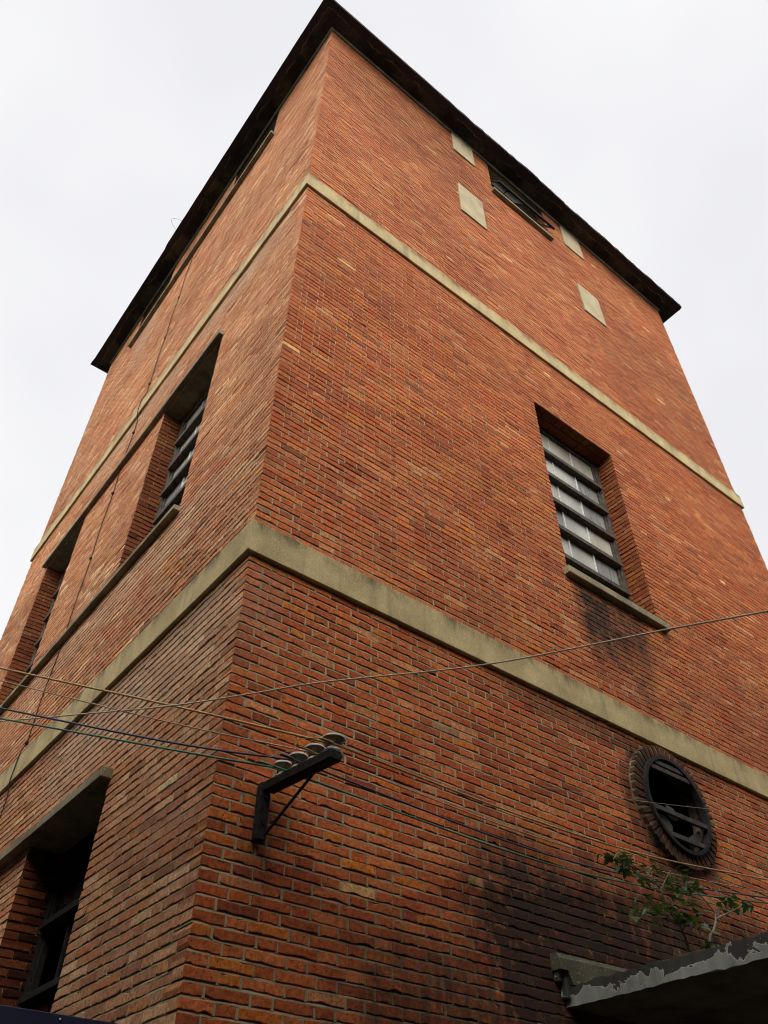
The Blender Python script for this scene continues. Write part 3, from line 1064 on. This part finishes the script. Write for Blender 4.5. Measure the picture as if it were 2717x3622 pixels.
M_WS = plain('galvanised_wire', (.30, .25, .21, 1), .5, .3, 60, .3, 0)
zi = -1.482
def ext(a, b, k): return tuple(np.array(b) + (np.array(b) - np.array(a)) * k)
def cable(name, label, l2, l1, y, rpts, r, mat, near=()):
    i0 = (IX(y) - .028, y - .018, IZ(y) + .062)
    i1 = (IX(y) + .026, y - .034, IZ(y) + .060)
    wire(name, label, [ext(l1, l2, 1.2), l2, l1] + list(near) + [i0, i1] + rpts + [ext(rpts[-2], rpts[-1], 1.0)], r, mat)
cable('covered_wire', 'thick ochre covered wire tied to the outermost, largest insulator', (-1.024, 1.307, -.673), (-.279, .141, -1.208), IY[3],
      [(2.104, -.305, -1.366), (3.588, -.208, -1.244), (5.081, -.304, -1.116)], .0066, M_WY)
cable('covered_wire', 'thin tan wire tied to the second insulator from the outer end', (-.988, 1.352, -.732), (-.236, .195, -1.279), IY[2],
      [(2.151, -.247, -1.443), (3.629, -.156, -1.313), (5.131, -.241, -1.199)], .0042, M_WT)
cable('covered_wire', 'navy blue covered wire tied to the second insulator from the wall', atc(0, 2505, 5.0), atc(600, 2625, 4.33), IY[1],
      [(2.191, -.196, -1.51), (3.665, -.11, -1.374), (5.148, -.219, -1.228)], .0060, M_WB)
cable('covered_wire', 'green covered wire tied to the insulator nearest the wall', atc(0, 2541, 4.95), atc(600, 2650, 4.27), IY[0],
      [(2.218, -.162, -1.555), (3.69, -.08, -1.414), (5.167, -.196, -1.26)], .0058, M_WG, (atc(873, 2698, 4.23),))
wire('stay_rope', 'pale rope line sagging across the whole tower front, rising to the right',
     [atc(-300, 2572, 6.3), atc(0, 2551, 5.6), atc(300, 2525, 5.0), atc(600, 2497, 4.55), atc(900, 2452, 4.42), atc(1150, 2412, 4.35), (.98, -1.169, -1.089), (1.217, -2.159, -1.298), (1.302, -2.615, -1.413), (1.40, -3.1, -1.52)], .0046, M_WP, None)
wire('bare_wire', 'hair-thin bare wire running from the left wall over the outermost insulator',
     [(-.002, .21, -1.87), (.05, -.12, -1.715), (.09, -.24, -1.605), (.145, -.32, -1.575), (.235, -.42, -1.545), (.34, -.600, -1.528),
      (2.01, -.424, -1.207), (3.411, -.429, -.949), (4.843, -.602, -.719), (6.3, -.78, -.46)], .0018, M_WS)

# cable clipped to the left wall --------------------------------------------------------------------
dc = thing('down_cable', 'thin black cable clipped straight down the left wall between its windows', 'cable', (0, 4.36, G + 4))
def dpart(o):
    o.parent = dc
    o.matrix_parent_inverse = Matrix.Translation(-Vector((0, 4.36, G + 4)))
    return o
pts = []
zz = 10.40
clips = [8.85, 7.62, 6.39, 5.22, 4.0, 2.86, .41, -.86, -2.1]
for z in np.arange(10.40, -3.2, -.06):
    y = 4.355 + max(0, (2.2 - z)) * .045 * (1 if z > -.5 else 1)
    y = min(y, 4.50)
    pts.append((-.014 + .005 * math.sin(z * 5.1), y + .010 * math.sin(z * 2.6) * math.sin(z * .9) + .003 * math.sin(z * 7.0), z))
for p in pts:
    pass
# step out over band, lintel and sill
def proud(z):      # how far the cable stands off: it steps out over the bands, runs behind the long lintel and sill
    f = lambda a, b: max(0, min(1, (z - a + .12) / .12)) * max(0, min(1, (b + .12 - z) / .12))
    return .034 * max(f(-.02, .30), f(5.66, 5.98))
pts = [(x - proud(z), y, z) for x, y, z in pts]
bm = bmesh.new()
tube(bm, pts, .0058, 6)
dpart(bm_obj('cable', bm, M_STEEL))
for zc in clips:
    y = min(4.355 + max(0, (2.2 - zc)) * .045, 4.50) + .010 * math.sin(zc * 2.6) * math.sin(zc * .9) + .003 * math.sin(zc * 7.0)
    bm = bmesh.new()
    box(bm, -.028, .004, y - .016, y + .016, zc - .014, zc + .014, .004)
    dpart(bm_obj('clip', bm, M_STEEL))

# little loop of wire on the roof edge
bm = bmesh.new()
tube(bm, smooth_path([(-.31, 4.92, ZS + .10), (-.40, 4.92, ZS + .16), (-.50, 4.86, ZS + .17), (-.53, 4.76, ZS + .13), (-.46, 4.68, ZS + .10), (-.33, 4.66, ZS + .10)], 8), .0032, 6)
tag(bm_obj('wire_loop', bm, M_WS), 'small loop of wire sticking out over the left roof edge', 'wire')

# blue sheet-metal board at the left wall ----------------------------------------------------------
M_BLUE = plain('dark_blue_painted_metal', (.012, .016, .045, 1), .45, .25, 6, .1, .05, .5)
bd = thing('metal_board', 'dark blue sheet-metal board standing out from the left wall, cut by the lower picture edge', 'board', (-.45, .62, G - 3.0))
def blpart(o):
    o.parent = bd
    o.matrix_parent_inverse = Matrix.Translation(-Vector((-.45, .62, G - 3.0)))
    return o
bm = bmesh.new()
box(bm, -.95, -.006, .612, .628, -3.35, -2.668, .004)
blpart(bm_obj('sheet', bm, M_BLUE))
bm = bmesh.new()
for (x, z) in ((-.303, -2.690), (-.75, -2.690), (-.303, -3.32), (-.75, -3.32)):
    bmesh.ops.create_uvsphere(bm, u_segments=10, v_segments=6, radius=.006, matrix=Matrix.Translation((x, .610, G + z)))
blpart(bm_obj('rivet', bm, M_WHITE))

# ------------------------------------------------------------------ plants on the canopy
def leaf_mat(name, a, b):
    t = NT(name)
    n = t.noise(9, 3)
    oi = t.attr('lcol', 'Fac')
    c = t.mix(oi, a, b)
    c = t.mix(t.rng(n, .35, .65, 0, .4), c, t.mix(1, c, (.6, .65, .5, 1), 'MULTIPLY'))
    t.color(c); t.rough(.5)
    tr = t.n.new('ShaderNodeBsdfTranslucent')
    t.sock(t.mix(1, c, (1.1, 1.2, .5, 1), 'MULTIPLY'), tr.inputs['Color'])
    ms = t.n.new('ShaderNodeMixShader'); ms.inputs[0].default_value = .3
    t.l.new(t.b.outputs[0], ms.inputs[1]); t.l.new(tr.outputs[0], ms.inputs[2])
    t.l.new(ms.outputs[0], t.n['Material Output'].inputs['Surface'])
    return t.m
M_LEAF = leaf_mat('lobed_leaf', (.022, .046, .010, 1), (.070, .120, .028, 1))
M_STEM = plain('twig_bark', (.11, .09, .065, 1), .8, .4, 40, 0, .3, .2)
M_STEMP = plain('pale_twig_bark', (.19, .165, .12, 1), .8, .3, 40, 0, .3, .2)

# outline of a lobed leaf, unit length along +y
half = [(0, 0), (.14, -.06), (.40, .02), (.30, .14), (.52, .30), (.30, .36), (.42, .60), (.20, .58), (.16, .80), (0, 1.0)]
def add_leaf(V, F, C, p, d, nrm, L, cv):
    p, d, nrm = np.array(p), np.array(d, float), np.array(nrm, float)
    d /= np.linalg.norm(d)
    s = np.cross(d, nrm); s /= np.linalg.norm(s); nrm = np.cross(s, d)
    for sg in (1, -1):
        i = len(V)
        for (x, y) in half:
            jx = x * random.uniform(.85, 1.15)
            V.append(p + L * (sg * jx * s + y * d + nrm * (.22 * jx - .25 * y * y)) + np.array((0, 0, G)))
        f = list(range(i, i + len(half)))
        F.append(f if sg > 0 else f[::-1]); C.append(cv)

def plant(name, label, stems, clusters, stem_mat, loc):
    root = thing(name, label, 'plant', (loc[0], loc[1], loc[2] + G), None)
    def pp(o):
        o.parent = root
        o.matrix_parent_inverse = Matrix.Translation(-Vector((loc[0], loc[1], loc[2] + G)))
        return o
    bm = bmesh.new()
    for pts, r0, r1 in stems:
        tube(bm, smooth_path(pts, 6), r0, 6, r1)
    V, F, C = [], [], []
    for (c, ext_, n, size) in clusters:
        c = np.array(c)
        for _ in range(n):
            off = np.array([random.gauss(0, 1) * ext_[k] * .5 for k in range(3)])
            p = c + off
            if p[1] > -.06: p[1] = -.06 - random.random() * .1
            a = random.uniform(0, 2 * math.pi)
            d = np.array((math.cos(a) * 1.0, math.sin(a) * .8 - .25, random.uniform(-.75, .25)))
            nr = np.array((random.gauss(0, .35), random.gauss(-.35, .35), 1.0))
            L = size * random.uniform(.35, 1.15)
            st = p - d / np.linalg.norm(d) * L * .45
            add_leaf(V, F, C, p, d, nr, L, random.random())
            tube(bm, [tuple(c * .45 + st * .55), tuple(st), tuple(p)], .0016, 4, .001)
    pp(bm_obj('stem', bm, stem_mat))
    lv = mesh_obj('leaf', V, F, M_LEAF)
    at = lv.data.attributes.new('lcol', 'FLOAT', 'FACE')
    at.data.foreach_set('value', C)
    lv['kind'] = 'stuff'
    pp(lv)
    return root

plant('seedling_tree', 'leafy green seedling with three dark stems rooted at the back of the canopy', 
      [([(3.44, -.42, -2.225), (3.43, -.45, -1.95), (3.314, -.5, -1.848), (3.246, -.5, -1.778), (3.19, -.5, -1.676), (3.174, -.5, -1.631), (3.042, -.5, -1.602), (2.902, -.5, -1.58), (2.79, -.5, -1.54)], .010, .003),
       ([(3.18, -.5, -1.66), (3.258, -.5, -1.579), (3.362, -.5, -1.481)], .006, .003),
       ([(3.314, -.5, -1.848), (3.15, -.52, -1.84), (2.95, -.52, -1.87)], .006, .003),
       ([(3.314, -.5, -1.848), (3.42, -.52, -1.77)], .005, .003)],
      [((2.80, -.48, -1.535), (.15, .10, .07), 26, .080),
       ((3.05, -.44, -1.55), (.16, .10, .06), 12, .060),
       ((3.42, -.44, -1.52), (.32, .14, .10), 80, .058),
       ((3.27, -.50, -1.63), (.10, .08, .05), 6, .065),
       ((3.14, -.52, -1.80), (.30, .14, .07), 44, .076),
       ((3.42, -.50, -1.75), (.20, .12, .10), 40, .072),
       ((2.92, -.54, -1.84), (.14, .1, .06), 10, .07)], M_STEM, (3.44, -.42, -2.229))
plant('seedling_tree', 'straggly seedling with a pale forked stem, right of the leafy one on the canopy',
      [([(3.63, -.52, -2.225), (3.622, -.5, -1.912), (3.72, -.5, -1.80), (3.778, -.5, -1.722), (3.777, -.5, -1.668), (3.671, -.5, -1.595), (3.591, -.5, -1.542)], .011, .003),
       ([(3.778, -.5, -1.722), (3.989, -.5, -1.636), (4.12, -.5, -1.58), (4.206, -.5, -1.536)], .008, .004)],
      [((4.06, -.48, -1.535), (.30, .12, .06), 26, .070),
       ((4.26, -.46, -1.54), (.18, .1, .05), 14, .066),
       ((3.58, -.46, -1.52), (.16, .1, .07), 14, .06),
       ((3.60, -.52, -1.90), (.12, .08, .05), 14, .06)], M_STEMP, (3.63, -.52, -2.229))

# ------------------------------------------------------------------ ground
t = NT('worn_asphalt')
t.color(t.mix(t.noise(1.2, 6, .65), (.040, .038, .033, 1), (.070, .065, .056, 1))); t.rough(.95)
t.bump(t.noise(60, 4), .5, .01)
bm = bmesh.new()
q = 400
vs = [bm.verts.new(p) for p in ((-q, -q, 0), (q, -q, 0), (q, q, 0), (-q, q, 0))]
bm.faces.new(vs)
tag(bm_obj('ground', bm, t.m), None, None, None, 'structure')

# dark floors closing the shaft just above and below view, so that openings look into an unlit interior
for z0 in (5.75, .06):
    bm = bmesh.new()
    box(bm, .32, W_ - .27, .32, D_ - .27, z0, z0 + .16)
    tpart(bm_obj('floor_slab', bm, M_DARKIN))

# ------------------------------------------------------------------ unseen houses added to shade the tower's lower walls
M_NWALL = concrete_material('shade_house_render', (.06, .052, .042, 1), (.11, .095, .075, 1), .3, .5)
M_NROOF = plain('shade_house_roof_tile', (.09, .085, .08, 1), .9, .3, 8, 0, .4, .2)
def shade_house(name, label, x0, x1, y0, y1, top, face):
    hs = thing(name, label, 'shade_house', ((x0 + x1) / 2, (y0 + y1) / 2, 0))
    def hp(o, p=None):
        o.parent = p or hs
        if p is None: o.matrix_parent_inverse = Matrix.Translation(-Vector(((x0 + x1) / 2, (y0 + y1) / 2, 0)))
        return o
    bm = bmesh.new()
    box(bm, x0, x1, y0, y1, -G, top, .02)
    hp(bm_obj('wall', bm, M_NWALL))
    bm = bmesh.new()
    mx = (x0 + x1) / 2; o_ = .35
    if face == 'y':
        pts = [(x0 - o_, y0 - o_, top + .004), (x1 + o_, y0 - o_, top + .004), (x1 + o_, y1 + o_, top + .004), (x0 - o_, y1 + o_, top + .004), (x0 - o_, (y0 + y1) / 2, top + 1.1), (x1 + o_, (y0 + y1) / 2, top + 1.1)]
        fs = [(0, 1, 5, 4), (2, 3, 4, 5), (0, 4, 3), (1, 2, 5), (3, 2, 1, 0)]
    else:
        pts = [(x0 - o_, y0 - o_, top + .004), (x1 + o_, y0 - o_, top + .004), (x1 + o_, y1 + o_, top + .004), (x0 - o_, y1 + o_, top + .004), (mx, y0 - o_, top + 1.1), (mx, y1 + o_, top + 1.1)]
        fs = [(0, 1, 4), (1, 2, 5, 4), (2, 3, 5), (3, 0, 4, 5), (3, 2, 1, 0)]
    vs = [bm.verts.new((p[0], p[1], p[2] + G)) for p in pts]
    for f in fs: bm.faces.new([vs[k] for k in f])
    hp(bm_obj('roof', bm, M_NROOF))
    a0, a1 = (x0, x1) if face == 'y' else (y0, y1)
    for zz in (-4.2, -1.2):
        u = a0 + 1.2
        while u < a1 - 1.8:
            bm = bmesh.new()
            for (p, q, z0, z1) in ((u, u + .08, zz, zz + 1.5), (u + 1.02, u + 1.1, zz, zz + 1.5), (u + .081, u + 1.019, zz, zz + .08), (u + .081, u + 1.019, zz + 1.42, zz + 1.5), (u + .51, u + .59, zz + .081, zz + 1.419)):
                if face == 'y': box(bm, p, q, y1 - .02, y1 + .05, z0, z1)
                else: box(bm, x1 - .02, x1 + .05, p, q, z0, z1)
            wd = hp(bm_obj('window', bm, M_WOOD))
            bm = bmesh.new()
            if face == 'y': box(bm, u + .04, u + 1.06, y1 - .01, y1 + .02, zz + .04, zz + 1.46)
            else: box(bm, x1 - .01, x1 + .02, u + .04, u + 1.06, zz + .04, zz + 1.46)
            hp(bm_obj('pane', bm, M_DARKGLASS), wd)
            u += 3.0
shade_house('shade_house', 'plain grey rendered two-storey building, unseen, added behind the viewer to shade the tower', -4.6, 16, -14, -6.6, 4.8, 'y')
shade_house('shade_house', 'long grey rendered building, unseen, added left of the viewer to shade the tower', -13, -5.6, -10, 18, 3.5, 'x')
